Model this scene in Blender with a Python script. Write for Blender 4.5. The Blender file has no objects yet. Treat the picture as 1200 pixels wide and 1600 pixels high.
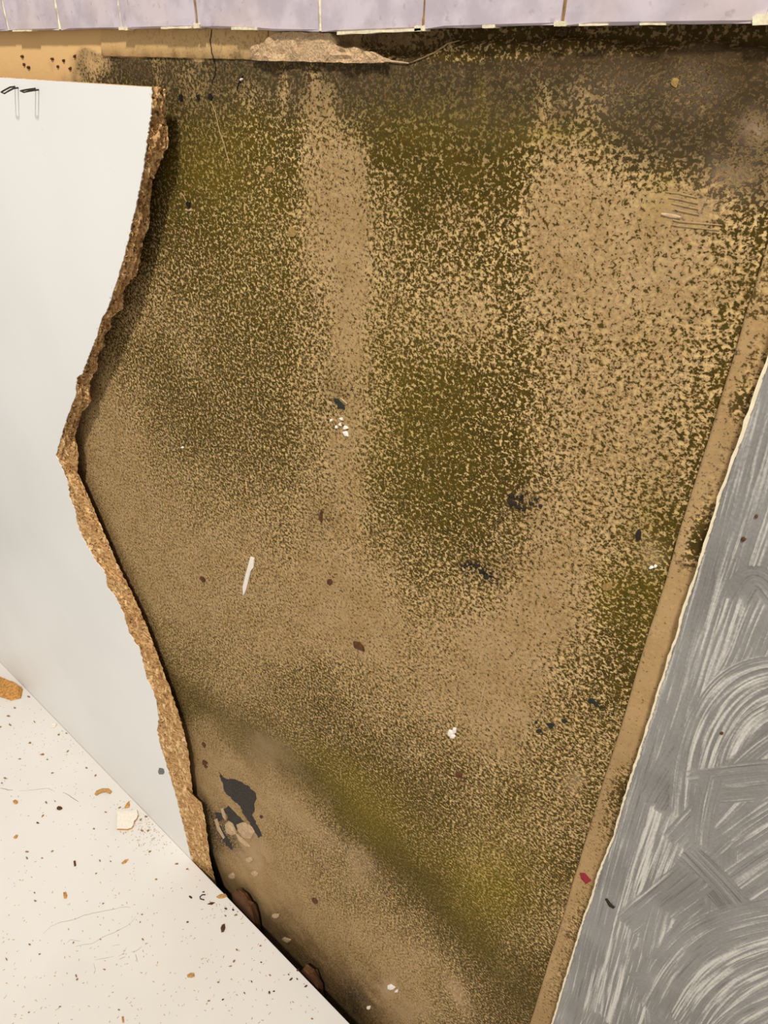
import bpy, bmesh, math, random
import numpy as np
from mathutils import Matrix, Vector

random.seed(7)
S = bpy.context.scene
C = S.collection

# ------------------------------------------------------------------ camera
# world: X along the mouldy wall to the right, Y into the wall (wall face y=0), Z up
FOC = 1109.0                                   # focal length in pixels of a 1200x1600 frame
EYE = np.array([0.0, -0.30, 1.117])
def _n(v): return v / np.linalg.norm(v)
def _ray(px, py): return np.array([px - 600.0, 800.0 - py, -FOC])
_U = -_n(_ray(560, 2480))                      # plumb direction
_R = -_ray(-950, 62); _R = _n(_R - _U * (_R @ _U))   # along the wall
_N = np.cross(_R, _U)
CAM = np.array([_R, -_N, _U])                  # rows: world axes in camera frame
cd = bpy.data.cameras.new('camera'); cam = bpy.data.objects.new('camera', cd); C.objects.link(cam)
cd.sensor_fit = 'HORIZONTAL'; cd.sensor_width = 36.0; cd.lens = FOC / 1200 * 36
cd.clip_start = 0.01; cd.clip_end = 50
m4 = Matrix.Identity(4)
for i in range(3):
    for j in range(3): m4[i][j] = CAM[i, j]
    m4[i][3] = EYE[i]
cam.matrix_world = m4
S.camera = cam

# ------------------------------------------------------------------ light
W = bpy.data.worlds.new('room'); S.world = W; W.use_nodes = True
bg = W.node_tree.nodes['Background']; bg.inputs[0].default_value = (1.0, 0.97, 0.935, 1); bg.inputs[1].default_value = 0.60
def area(name, loc, target, size, power, col):
    l = bpy.data.lights.new(name, 'AREA'); l.shape = 'DISK'; l.size = size; l.energy = power; l.color = col
    o = bpy.data.objects.new(name, l); C.objects.link(o); o.location = loc
    o.rotation_euler = (Vector(target) - Vector(loc)).to_track_quat('-Z', 'Y').to_euler()
area('ceiling_lamp', (0.40, -1.25, 3.0), (-0.4, 0.0, 0.6), 0.2, 72.0, (1.0, 0.95, 0.88))
S.view_settings.view_transform = 'Standard'; S.view_settings.look = 'None'
S.view_settings.exposure = 0.0; S.view_settings.gamma = 1.0
S.view_settings.use_curve_mapping = False

# ------------------------------------------------------------------ helpers
def at(px, py, y=0.0):
    """point where the sight line of a photo pixel meets the upright plane Y=y"""
    d = CAM @ _ray(px, py); t = (y - EYE[1]) / d[1]
    return EYE + d * t
def atz(px, py, z):
    d = CAM @ _ray(px, py); t = (z - EYE[2]) / d[2]
    return EYE + d * t
def survey(P):
    """photo pixel of points in space (to look stains up on the survey chart of the wall)"""
    v = (np.asarray(P) - EYE) @ CAM
    return 600 + FOC * v[:, 0] / -v[:, 2], 800 - FOC * v[:, 1] / -v[:, 2]

def s2l(r, g, b):
    f = lambda c: (c/255/12.92) if c/255 <= .04045 else ((c/255 + .055)/1.055) ** 2.4
    return (f(r), f(g), f(b), 1.0)

def hash2(ix, iy, seed=0):
    n = (ix.astype(np.int64) * 374761393 + iy.astype(np.int64) * 668265263 + seed * 1442695041) & 0x7fffffff
    n = ((n ^ (n >> 13)) * 1274126177) & 0x7fffffff
    n = (n ^ (n >> 16)) & 0xffff
    return n / 65535.0
def vnoise(x, y, seed=0):
    ix = np.floor(x); iy = np.floor(y); fx = x - ix; fy = y - iy
    fx = fx*fx*(3 - 2*fx); fy = fy*fy*(3 - 2*fy)
    a = hash2(ix, iy, seed); b = hash2(ix+1, iy, seed); c = hash2(ix, iy+1, seed); d = hash2(ix+1, iy+1, seed)
    return (a*(1-fx) + b*fx)*(1-fy) + (c*(1-fx) + d*fx)*fy
def fbm(x, y, seed=0, oct=3):
    s = 0; a = .5; t = 0
    for k in range(oct):
        s = s + a*vnoise(x*2**k, y*2**k, seed+k*17); t += a; a *= .55
    return s/t
def sstep(a, b, x):
    t = np.clip((x-a)/(b-a), 0, 1); return t*t*(3-2*t)

def link(o, parent=None):
    C.objects.link(o)
    if parent is not None: o.parent = parent
    return o
def mesh_obj(name, verts, faces, mat, parent=None, smooth=False):
    me = bpy.data.meshes.new(name); me.from_pydata([tuple(map(float, v)) for v in verts], [], faces)
    bm = bmesh.new(); bm.from_mesh(me); bmesh.ops.recalc_face_normals(bm, faces=bm.faces); bm.to_mesh(me); bm.free()
    if mat: me.materials.append(mat)
    if smooth: me.shade_smooth()
    me.update()
    return link(bpy.data.objects.new(name, me), parent)
def empty(name, loc=(0, 0, 0)):
    o = bpy.data.objects.new(name, None); o.location = loc; o.empty_display_size = .02; C.objects.link(o); return o
def tag(o, label=None, cat=None, group=None, kind=None):
    if label: o['label'] = label
    if cat: o['category'] = cat
    if group: o['group'] = group
    if kind: o['kind'] = kind
    return o
def child(o, parent):
    """parent o while keeping its world-space vertices"""
    o.parent = parent; o.matrix_parent_inverse = Matrix.Translation(-Vector(parent.location)); return o
def box(name, x0, x1, y0, y1, z0, z1, mat, parent=None, bevel=0.0):
    bm = bmesh.new(); bmesh.ops.create_cube(bm, size=1)
    for v in bm.verts:
        v.co = Vector((x0 + (v.co.x+.5)*(x1-x0), y0 + (v.co.y+.5)*(y1-y0), z0 + (v.co.z+.5)*(z1-z0)))
    if bevel: bmesh.ops.bevel(bm, geom=bm.edges[:], offset=bevel, segments=2, affect='EDGES')
    me = bpy.data.meshes.new(name); bm.to_mesh(me); bm.free(); me.materials.append(mat)
    return link(bpy.data.objects.new(name, me), parent)
def grid_mesh(name, V, nx, nz, mat, parent=None, attrs=None, smooth=True, flip=False):
    """V: (nz*nx,3) vertices, rows along z"""
    i = np.arange(nz-1)[:, None]*nx + np.arange(nx-1)[None, :]
    q = np.stack([i, i+1, i+nx+1, i+nx], -1).reshape(-1, 4)
    if flip: q = q[:, ::-1]
    me = bpy.data.meshes.new(name)
    me.vertices.add(len(V)); me.vertices.foreach_set('co', V.astype(np.float32).ravel())
    me.loops.add(q.size); me.loops.foreach_set('vertex_index', q.astype(np.int32).ravel())
    me.polygons.add(len(q)); me.polygons.foreach_set('loop_start', np.arange(0, q.size, 4, dtype=np.int32))
    me.polygons.foreach_set('loop_total', np.full(len(q), 4, dtype=np.int32))
    me.update(calc_edges=True)
    for k, a in (attrs or {}).items():
        at_ = me.attributes.new(k, 'FLOAT_COLOR', 'POINT'); at_.data.foreach_set('color', a.astype(np.float32).ravel())
    me.materials.append(mat)
    if smooth: me.shade_smooth()
    return link(bpy.data.objects.new(name, me), parent)
def slab(name, pts, nrm, th, mat, parent=None, dome=0.0, jitter=0.0, back=0.0):
    """irregular flat piece: outline pts (3-D, on its face), thickness th against nrm, optional domed middle"""
    pts = [np.array(p) for p in pts]; nrm = np.array(nrm, float); k = len(pts)
    cen = sum(pts)/k
    top = [p + nrm*(th + random.uniform(-jitter, jitter)) for p in pts]
    inn = [cen + (p-cen)*.55 + nrm*(th + dome + random.uniform(-jitter, jitter)) for p in pts]
    bot = [cen + (p-cen)*1.03 - nrm*back for p in pts]
    V = bot + top + inn + [cen + nrm*(th+dome)]
    F = []
    for i in range(k):
        j = (i+1) % k
        F += [(i, j, k+j, k+i), (k+i, k+j, 2*k+j, 2*k+i), (2*k+i, 2*k+j, 3*k)]
    F.append(tuple(range(k))[::-1])
    return mesh_obj(name, V, F, mat, parent)
def ribbon(name, pts, nrm, w, th, mat, parent=None):
    """thin raised line along 3-D pts"""
    pts = [np.array(p) for p in pts]; nrm = np.array(nrm, float); V = []; F = []
    for i, p in enumerate(pts):
        d = _n(pts[min(i+1, len(pts)-1)] - pts[max(i-1, 0)]); s = np.cross(d, nrm)
        ww = w*(.35 + .65*math.sin(math.pi*min(max((i+.4)/len(pts), .0), 1)))
        V += [p - s*ww/2 - nrm*1e-4, p + nrm*th, p + s*ww/2 - nrm*1e-4]
        if i:
            a = 3*(i-1); b = 3*i
            F += [(a, a+1, b+1, b), (a+1, a+2, b+2, b+1)]
    return mesh_obj(name, V, F, mat, parent, True)
def tube(pts, r, n=8):
    V = []; F = []; pts = [np.array(p, float) for p in pts]
    up = np.array([.13, .31, .94])
    for i, p in enumerate(pts):
        d = _n(pts[min(i+1, len(pts)-1)] - pts[max(i-1, 0)])
        a = _n(np.cross(d, up)); b = np.cross(d, a)
        for k in range(n):
            t = 2*math.pi*k/n; V.append(p + r*(a*math.cos(t) + b*math.sin(t)))
        if i:
            for k in range(n):
                F.append(((i-1)*n+k, (i-1)*n+(k+1) % n, i*n+(k+1) % n, i*n+k))
    F += [tuple(range(n))[::-1], tuple(range((len(pts)-1)*n, len(pts)*n))]
    return V, F
OUT = (0, -1, 0); UP = (0, 0, 1)

# ------------------------------------------------------------------ materials
class NT:
    def __init__(s, name):
        s.m = bpy.data.materials.new(name); s.m.use_nodes = True; s.t = s.m.node_tree
        s.b = s.t.nodes['Principled BSDF']; s.b.inputs['Specular IOR Level'].default_value = .3
    def n(s, typ, **kw):
        o = s.t.nodes.new(typ)
        for k, v in kw.items(): setattr(o, k, v)
        return o
    def put(s, sock, v):
        if isinstance(v, bpy.types.NodeSocket): s.t.links.new(v, sock)
        elif v is not None: sock.default_value = v
    def math(s, op, a, b=None, c=None, clamp=False):
        o = s.n('ShaderNodeMath', operation=op, use_clamp=clamp)
        for i, v in enumerate((a, b, c)): s.put(o.inputs[i], v)
        return o.outputs[0]
    def mix(s, f, a, b):
        o = s.n('ShaderNodeMix', data_type='RGBA'); s.put(o.inputs[0], f); s.put(o.inputs[6], a); s.put(o.inputs[7], b); return o.outputs[2]
    def ramp(s, v, a, b, lo=0.0, hi=1.0):
        o = s.n('ShaderNodeMapRange', interpolation_type='SMOOTHSTEP'); s.put(o.inputs[0], v)
        for i, x in enumerate((a, b, lo, hi)): s.put(o.inputs[i+1], x)
        return o.outputs[0]
    def coord(s, scale=(1, 1, 1)):
        if not hasattr(s, 'tc'): s.tc = s.n('ShaderNodeTexCoord')
        o = s.n('ShaderNodeMapping'); s.t.links.new(s.tc.outputs['Object'], o.inputs[0]); o.inputs['Scale'].default_value = scale
        return o.outputs[0]
    def noise(s, scale, detail=2.0, rough=.5, vec=None, dist=0.0):
        o = s.n('ShaderNodeTexNoise'); s.put(o.inputs['Vector'], vec if vec is not None else s.coord())
        o.inputs['Scale'].default_value = scale; o.inputs['Detail'].default_value = detail
        o.inputs['Roughness'].default_value = rough; o.inputs['Distortion'].default_value = dist
        return o.outputs[0]
    def voro(s, scale, vec=None, out='Color'):
        o = s.n('ShaderNodeTexVoronoi'); s.put(o.inputs['Vector'], vec if vec is not None else s.coord()); o.inputs['Scale'].default_value = scale
        return o.outputs[out]
    def bump(s, h, strength, dist):
        o = s.n('ShaderNodeBump'); s.put(o.inputs['Height'], h); o.inputs['Strength'].default_value = strength; o.inputs['Distance'].default_value = dist
        s.t.links.new(o.outputs[0], s.b.inputs['Normal'])
    def out(s, col, rough=.6):
        s.put(s.b.inputs['Base Color'], col); s.put(s.b.inputs['Roughness'], rough); return s.m
def plain(name, rgb, rough=.6, var=.12, scale=120.0, bump=.0, metal=0.0):
    t = NT(name); c = s2l(*rgb); d = tuple(x*(1-var) for x in c[:3]) + (1,)
    n = t.noise(scale, 3, .6)
    if bump: t.bump(n, bump, .001)
    t.b.inputs['Metallic'].default_value = metal
    return t.out(t.mix(t.ramp(n, .3, .7), d, c), rough)

def mould_material():
    t = NT('mouldy_paint')
    A = t.n('ShaderNodeAttribute', attribute_name='stain_a'); B = t.n('ShaderNodeAttribute', attribute_name='stain_shade_b')
    sa = t.n('ShaderNodeSeparateColor'); t.t.links.new(A.outputs['Color'], sa.inputs[0])
    sb = t.n('ShaderNodeSeparateColor'); t.t.links.new(B.outputs['Color'], sb.inputs[0])
    D, Wd, O = sa.outputs; Y = A.outputs['Alpha']; P, Br, K = sb.outputs; F = B.outputs['Alpha']
    iso = t.coord((.88, 1, 1)); n1 = t.noise(470, 2.5, .62, vec=iso, dist=.4); n2 = t.noise(950, 2.0, .6, vec=iso)
    big = t.noise(38, 3, .55); mid = t.noise(95, 3, .6)
    t.b.inputs['Specular IOR Level'].default_value = .12
    # painted plaster, blotchy tan
    tan = t.mix(t.ramp(big, .35, .65), s2l(153, 124, 83), s2l(165, 136, 96))
    tan = t.mix(t.math('MULTIPLY', t.ramp(n1, .30, .54, 1.0, 0.0), t.ramp(D, .15, .6, .25, .95)), tan, s2l(214, 182, 122))     # pale rests between dense colonies
    tan = t.mix(F, tan, s2l(214, 176, 120))
    # speckled colonies
    f = t.math('ADD', t.math('MULTIPLY', n1, .58), t.math('MULTIPLY', n2, .42))
    f = t.math('ADD', f, t.math('MULTIPLY', t.math('SUBTRACT', mid, .5), .07))
    thr = t.math('SUBTRACT', .618, t.math('MULTIPLY', D, .222))
    lo = t.math('SUBTRACT', thr, .03); hi = t.math('ADD', thr, .035)
    mold = t.ramp(f, lo, hi)
    dark = t.mix(t.ramp(mid, .35, .65), s2l(60, 49, 10), s2l(76, 61, 15))
    dark = t.mix(t.math('MULTIPLY', Wd, .9, clamp=True), dark, s2l(52, 44, 28))
    col = t.mix(t.math('MULTIPLY', mold, t.math('SUBTRACT', 1.0, F)), tan, dark)
    # smooth films
    brk = t.math('MULTIPLY', t.ramp(n1, .34, .60, 1.15, .45), t.ramp(n2, .36, .64, 1.15, .6))
    col = t.mix(t.math('MULTIPLY', t.math('MULTIPLY', Wd, .92), brk), col, t.mix(t.ramp(mid, .4, .62), s2l(70, 59, 34), s2l(88, 70, 48)))
    col = t.mix(t.math('MULTIPLY', t.math('MULTIPLY', O, .7), brk), col, s2l(74, 61, 10))
    col = t.mix(t.math('MULTIPLY', t.math('MULTIPLY', Y, .42), brk), col, s2l(158, 138, 28))
    col = t.mix(t.math('MULTIPLY', t.math('MULTIPLY', Br, t.ramp(mid, .25, .7, 1.0, .6)), t.ramp(n1, .36, .62, 1.0, .5)), col, s2l(60, 40, 19))  # brown film: stain plus painted shade at shelf edge and tile recess
    col = t.mix(t.math('MULTIPLY', t.math('MULTIPLY', P, t.ramp(n1, .42, .60)), t.ramp(n2, .4, .6, .35, 1.0)), col, s2l(176, 152, 128))
    col = t.mix(t.math('MULTIPLY', K, t.ramp(n1, .38, .54)), col, s2l(32, 26, 22))
    t.bump(t.math('ADD', t.math('MULTIPLY', f, .7), t.math('MULTIPLY', mid, .6)), .25, .0012)
    return t.out(col, .78)
M_mould = mould_material()

def chip_material():
    t = NT('chipboard')
    v1 = t.voro(520, t.coord((.45, 1, 1.0))); v2 = t.voro(300, t.coord((1, 1, .4)))
    sv = t.n('ShaderNodeSeparateColor'); t.t.links.new(v1, sv.inputs[0]); s2 = t.n('ShaderNodeSeparateColor'); t.t.links.new(v2, s2.inputs[0])
    n = t.noise(420, 4, .7)
    a = t.mix(sv.outputs[0], s2l(158, 112, 64), s2l(214, 172, 114))
    a = t.mix(t.ramp(s2.outputs[1], .72, .95), a, s2l(232, 196, 140))
    a = t.mix(t.ramp(n, .46, .30), a, s2l(70, 42, 18))
    t.bump(t.math('ADD', sv.outputs[2], n), .8, .0012)
    return t.out(a, .85)
M_chip = chip_material()
M_fibre = plain('wood_fibre', (206, 160, 98), .85, .45, 500, .5)
M_fibre_dark = plain('dark_wood_fibre', (96, 62, 32), .85, .4, 500, .5)
def white_laminate(name, a, b, dots=True):
    t = NT(name); n = t.noise(6, 3, .5); d = t.noise(900, 2, .5)
    col = t.mix(t.ramp(n, .35, .65), s2l(*a), s2l(*b))
    sp = t.voro(70, out='Distance')
    if dots: col = t.mix(t.ramp(sp, .035, .02, 0.0, .45), col, s2l(170, 160, 145))
    t.bump(d, .05, .0003)
    return t.out(col, .42)
M_panel = white_laminate('white_laminate', (226, 224, 219), (230, 228, 223))
M_shelf = white_laminate('white_shelf_laminate', (219, 214, 206), (224, 219, 211))
def tile_material():
    t = NT('lilac_tile_glaze'); n = t.noise(60, 4, .6); g = t.noise(260, 3, .6); w = t.noise(22, 2, .5)
    col = t.mix(t.ramp(n, .35, .65), s2l(176, 164, 170), s2l(196, 184, 190))
    col = t.mix(t.ramp(w, .45, .7, 0, .5), col, s2l(206, 186, 176))
    col = t.mix(t.ramp(g, .60, .72, 0, .5), col, s2l(150, 136, 140))
    return t.out(col, .38)
M_tile = tile_material()
M_grout = plain('cream_grout', (232, 220, 186), .85, .3, 300, .3)
M_grout_old = plain('stained_grout', (150, 118, 76), .9, .4, 300, .3)
M_board_core = plain('cream_board', (236, 222, 190), .7, .12, 200)
M_staple = plain('staple_steel', (70, 64, 58), .35, .3, 300, 0, .8)
M_black = plain('black_bare_patch', (66, 58, 50), .9, .65, 420, .9)
M_blackspot = plain('black_spot', (44, 36, 28), .9, .4, 400, .3)
M_blue = plain('blue_black_spot', (42, 44, 38), .8, .4, 400, .3)
M_pale = plain('pale_loose_paint', (196, 166, 128), .8, .3, 200, .4)
M_plaster = plain('pinkish_plaster', (208, 174, 132), .9, .4, 900, 1.0)
M_whiteflake = plain('white_flake', (236, 226, 212), .7, .1, 300)
M_rest = plain('rest_of_paint', (170, 142, 96), .85, .3, 500)
M_rest2 = plain('ochre_rest', (164, 132, 74), .85, .4, 600)
M_scuff = plain('grey_scuff', (168, 162, 156), .8, .25, 400)
M_brown = plain('brown_flake', (92, 56, 24), .85, .4, 300, .4)
M_dark_hole = plain('dark_hole', (24, 16, 10), .95, .3, 300)
M_red = plain('red_spot', (150, 44, 52), .8, .3, 400)
M_floor = plain('dusty_concrete', (92, 78, 60), .9, .3, 40, .4)
M_greydot = plain('screw_grey', (112, 112, 112), .5, .4, 500, .3)

# ------------------------------------------------------------------ survey chart of the stains and painted shade
CH = {50:'00111111111267888888888', 100:'03887677788777887777777', 150:'26876676478887866888876',
 200:'55877777468888757777865', 250:'66777777337887633456655', 300:'66777767335766622233565',
 350:'66777765324655522222357', 400:'66666665324555522222346', 450:'66556666424544532222346',
 500:'65555666534433543233356', 550:'44665666535544643333456', 600:'33566666545666643333466',
 650:'33466666535776643334466', 700:'33356666535777643334566', 750:'33344555435777643344677',
 800:'33334444435677533346777', 850:'33333334334566533457777', 900:'33333333223555423567777',
 950:'44433333222444223677777', 1000:'44444433322332224677777', 1050:'55555445543332235677777',
 1100:'44456555654332245667777', 1150:'32223466666543355556777', 1200:'22222235776665555556777',
 1250:'22222223578765655556677', 1300:'22222234578965555667777', 1350:'22222213556975667777777',
 1400:'22222212455797765777777', 1450:'33333323334578655777777', 1500:'44444455443357677777777',
 1550:'55555555543356777777777', 1600:'55555556654456777777777'}
ys = sorted(CH); CHART = np.array([[int(c) for c in CH[y]] for y in ys])/9.0
CHART[4:16, 14:21] += .05; CHART[14:22, 1:12] += .04
def chart(px, py):
    x = np.clip((px-100)/50, 0, 21.999); y = np.clip((py-50)/50, 0, 30.999)
    ix = x.astype(int); iy = y.astype(int); fx = x-ix; fy = y-iy
    fx = fx*fx*(3-2*fx); fy = fy*fy*(3-2*fy); T = CHART
    return (T[iy, ix]*(1-fx)+T[iy, ix+1]*fx)*(1-fy) + (T[iy+1, ix]*(1-fx)+T[iy+1, ix+1]*fx)*fy
def gauss(px, py, x, y, rx, ry, ang=0.0):
    c, s = math.cos(math.radians(ang)), math.sin(math.radians(ang))
    u = (px-x)*c + (py-y)*s; v = -(px-x)*s + (py-y)*c
    return np.exp(-(u/rx)**2 - (v/ry)**2)
def pline(px, py, pts):
    d = np.full(px.shape, 1e9)
    for (x0, y0), (x1, y1) in zip(pts[:-1], pts[1:]):
        L = (x1-x0)**2 + (y1-y0)**2
        t = np.clip(((px-x0)*(x1-x0)+(py-y0)*(y1-y0))/L, 0, 1)
        d = np.minimum(d, np.hypot(px-x0-t*(x1-x0), py-y0-t*(y1-y0)))
    return d
def stains(P):
    px, py = survey(P); X, Z = P[:, 0], P[:, 2]
    w1 = (fbm(X*70, Z*70, 3)-.5); w2 = (fbm(X*25, Z*25, 9)-.5)
    px = px + w1*34; py = py + w2*46 + w1*16
    g = lambda *a: gauss(px, py, *a)
    D = chart(px, py)
    D = D + .10*w2
    xl = 575 - 10*np.clip((py-200)/600, 0, 1); xr2 = np.interp(py, [180, 250, 500, 700, 900], [820, 800, 782, 766, 745]); vt = sstep(150, 230, py)*(1 - sstep(800, 930, py))
    D = np.minimum(D, .74) + .05*sstep(xl-16, xl+14, px)*(1 - sstep(xr2-20, xr2+16, px))*vt
    D = D - .05*sstep(440, 470, px)*(1 - sstep(xl-22, xl+6, px))*vt
    D = D + .02*sstep(215, 260, px)*(1 - sstep(425, 470, px))*sstep(200, 300, py)*(1 - sstep(600, 760, py))
    top = np.interp(px, [0, 165, 700, 1200], [82, 86, 99, 60])          # paint line under the tiles
    below = sstep(-3, 4, py - top - w1*4)
    fade = np.interp(px, [150, 300, 450, 600, 800, 1000, 1200], [150, 190, 190, 215, 225, 235, 300])
    Wd = below*(1 - sstep(-60, 45, py-fade+w2*50))*.95
    Wd *= sstep(120, 200, px + (py-95)*.6 + w1*60)
    for x, y, rx, ry, a in [(436, 135, 9, 50, .7), (488, 140, 12, 55, .7), (515, 175, 12, 35, .6), (850, 175, 14, 45, .55), (915, 170, 22, 45, .5), (385, 160, 18, 26, .5),
                            (250, 110, 10, 40, .45), (300, 130, 30, 40, .4)]:
        gg = g(x, y, rx, ry); Wd = Wd*(1-a*gg); D = D*(1-.5*a*gg)
    O = .75*g(640, 230, 90, 60) + .6*g(330, 230, 60, 90) + .5*g(760, 250, 60, 60) + .45*g(270, 270, 40, 110) + .35*g(1000, 900, 40, 150) + .3*g(1040, 760, 35, 100) + .35*g(660, 330, 90, 60)
    band = pline(px, py, [(250, 1075), (330, 1110), (420, 1180), (520, 1245), (600, 1315), (680, 1395), (760, 1480), (830, 1560)])
    O = O + 1.1*np.exp(-(band/28)**2)*np.interp(px, [260, 400, 560, 700, 800], [.6, .95, 1, 1, .7])
    for x, y, r in [(600, 700, 90), (690, 640, 80), (380, 560, 120)]: O = O + .10*g(x, y, r, r*2)
    Y = .9*g(760, 1390, 50, 62) + .75*g(590, 1275, 70, 45, 45) + .5*g(520, 1200, 70, 30, 40) + .45*g(700, 1340, 60, 40, 45) + .4*g(1020, 900, 40, 130) \
        + .55*g(1035, 300, 30, 40) + .5*g(860, 215, 60, 18) + .5*g(757, 150, 8, 25) + .4*g(330, 255, 60, 60) + .3*g(700, 190, 200, 40) + .5*g(950, 930, 30, 50) \
        + .3*g(640, 640, 110, 200) + .25*g(400, 350, 80, 150) + .35*g(810, 1350, 60, 120)
    P_ = .8*g(388, 1325, 18, 22) + .8*g(400, 1350, 9, 16, 60) + .45*g(560, 1365, 22, 24) + .6*g(715, 1550, 12, 34, -35) + .9*g(612, 1542, 10, 12) + .4*g(640, 1585, 30, 18) \
        + .45*g(420, 1180, 40, 24, 40) + .2*g(1090, 130, 50, 40) + .15*g(960, 140, 60, 40) + .6*g(1180, 190, 26, 22) + .4*g(1140, 260, 40, 30) + .4*g(900, 1230, 14, 26) + .4*g(1020, 870, 20, 22) + .35*g(1080, 320, 50, 25) + .4*g(480, 1290, 60, 20, 40)
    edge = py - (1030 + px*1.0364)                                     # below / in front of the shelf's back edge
    near = -edge*.69  # brown stain along the shelf edge, with the shade there painted into it
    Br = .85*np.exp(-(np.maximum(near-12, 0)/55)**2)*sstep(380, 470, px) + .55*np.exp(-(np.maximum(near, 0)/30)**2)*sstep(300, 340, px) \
        + .5*g(540, 1540, 70, 45, 40) + .35*g(590, 1350, 30, 30) + .45*g(815, 800, 40, 34) + .4*g(775, 880, 44, 28) + .35*g(525, 605, 28, 30) + .3*g(505, 800, 22, 40) + .3*g(800, 1560, 50, 50) + .25*g(315, 1180, 20, 40) \
        + .5*g(800, 85, 260, 30)*(px > 540) + .6*g(1080, 80, 180, 34) + .4*g(1160, 150, 70, 90)
    Br = Br + .75*sstep(528, 545, px)*(1 - sstep(-7, 4, py - np.interp(px, [530, 590, 612, 640, 680, 705, 800, 1200], [70, 82, 95, 97, 84, 66, 64, 66])))  # recess under the tiles: stain and the tile shadow, both painted brown
    K = .9*g(342, 1288, 20, 42, -20) + .5*g(360, 1296, 30, 26) + .5*g(330, 1330, 10, 30) + 1.0*g(815, 785, 22, 12, 10)*(fbm(X*300, Z*300, 5) > .47) + .9*np.exp(-(pline(px, py, [(727, 888), (740, 880), (752, 890), (762, 904)])/6)**2) \
        + .8*g(555, 1560, 24, 30) + .5*g(1060, 860, 10, 25) + .25*g(420, 1440, 12, 30, 40)
    F = (1 - sstep(95, 165, px + (py-95)*.55 + w1*50))*(1-.0*py) + .9*(1-below)*sstep(0, 1, 560-px)*(1 - sstep(420, 560, px)*.4)
    D = D*(1 - .75*np.clip(P_, 0, 1))
    # smeared, lighter wiped streaks
    D = D - .18*g(1085, 315, 55, 22, 10)
    c = lambda a: np.clip(a, 0, 1)
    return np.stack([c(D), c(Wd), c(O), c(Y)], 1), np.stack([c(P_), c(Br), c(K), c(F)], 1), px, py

# ------------------------------------------------------------------ structure: floor, wall, batten
SHZ = 0.100                                  # top of the shelf board
fl = box('floor', -2.2, .9, -1.1, .12, -.06, 0, M_floor); tag(fl, kind='structure')

def wall():
    xs = np.concatenate([[-1.9, -1.5, -1.1, -.85], np.arange(-.70, -.052, .0015), [-.04, .0, .1, .3]])
    zs = np.concatenate([[0.0], np.arange(.012, 1.135, .0015), [1.16, 1.22, 1.30, 1.42]])
    X, Z = np.meshgrid(xs, zs); P = np.stack([X.ravel(), 0*X.ravel(), Z.ravel()], 1)
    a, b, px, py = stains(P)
    x, z = P[:, 0], P[:, 2]
    P[:, 1] = (fbm(x*60, z*60, 21)-.5)*.0003 + (fbm(x*9, z*9, 5)-.5)*.0006
    lim = np.interp(px, [520, 534, 590, 612, 640, 680, 705, 800, 1200, 1300], [20, 70, 82, 95, 97, 84, 66, 64, 66, 66])
    P[:, 1] += .004*(1 - sstep(-4, 3, py-lim))*sstep(522, 534, px)        # plaster broken away under the tiles
    P[:, 1] *= (x > -.71) & (x < -.05) & (z > .01) & (z < 1.135)
    nx, nz = len(xs), len(zs)
    o = grid_mesh('wall_back', P, nx, nz, M_mould, None, {'stain_a': a, 'stain_shade_b': b})
    me = o.data; bm = bmesh.new(); bm.from_mesh(me)
    q = [bm.verts.new(v) for v in [(-1.9, .1, 0), (.3, .1, 0), (.3, .1, 1.42), (-1.9, .1, 1.42), (-1.9, .006, 0), (.3, .006, 0), (.3, .006, 1.42), (-1.9, .006, 1.42)]]
    for f in [(0, 1, 2, 3), (0, 4, 5, 1), (1, 5, 6, 2), (2, 6, 7, 3), (3, 7, 4, 0)]: bm.faces.new([q[i] for i in f])
    bm.to_mesh(me); bm.free(); me.update()
    tag(o, kind='structure'); return o
WALL = wall()

def batten():
    yb = -.004
    x0 = at(1040, 900, yb)[0]; r = .0016
    prof = [(x0, -.0004), (x0, yb+r), (x0+r*.3, yb+r*.3), (x0+r, yb)] + [(x0+r+k*.0012, yb) for k in range(1, 26)] + [(x0+.04, yb), (x0+.04, 0)]
    zs = np.arange(.0, 1.10, .0015)
    V = np.array([(p[0], p[1] , z) for z in zs for p in prof])
    V[:, 0] += (fbm(V[:, 2]*30, V[:, 2]*0+3.3, 2)-.5)*.0012*(V[:, 0] < x0+.02)
    px, py = survey(V); X, Z = V[:, 0], V[:, 2]
    w = fbm(X*120, Z*60, 31)-.5
    g = lambda *a: gauss(px+w*20, py+w*30, *a)
    s = lambda y, h: np.exp(-((py-y)/h)**2)
    off = px - (1040 - (py-900)*.3136)                                  # distance from its left arris
    right = sstep(8, 30, off)
    D = (.26*s(560, 60) + .38*s(630, 35) + .45*s(850, 40)*1 + .25*s(800, 50) + .18*s(720, 40) + .38*s(1230, 40) + .25*s(1290, 50) + .3*s(1440, 50) + .25*s(1540, 50))*(.3+.7*right)*1.55 + .03
    D[py < 500] = .45
    Br = .22*s(1200, 60) + .2*s(1290, 60) + .15*s(720, 50) + .25*s(1600, 60) + .12
    K = .7*g(1073, 887, 8, 6) + .5*g(885, 1460, 5, 6)
    F = np.clip(.55 - .6*D, 0, 1)
    z0 = np.zeros_like(D)
    a = np.stack([D, z0, z0, z0], 1); b = np.stack([.15*s(730, 60)+.0*D, Br*.8, K, F*.45], 1)
    o = grid_mesh('trim_1', V, len(prof), len(zs), M_mould, None, {'stain_a': a, 'stain_shade_b': b})
    tag(o, kind='structure'); return o
BATTEN = batten()
rp = [at(x, y, -.0041) for x, y in [(906, 1364), (914, 1364), (924, 1376), (916, 1381), (908, 1373)]]
tag(slab('red_spot', rp, OUT, .0003, M_red, BATTEN), 'small dark red spot')

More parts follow.
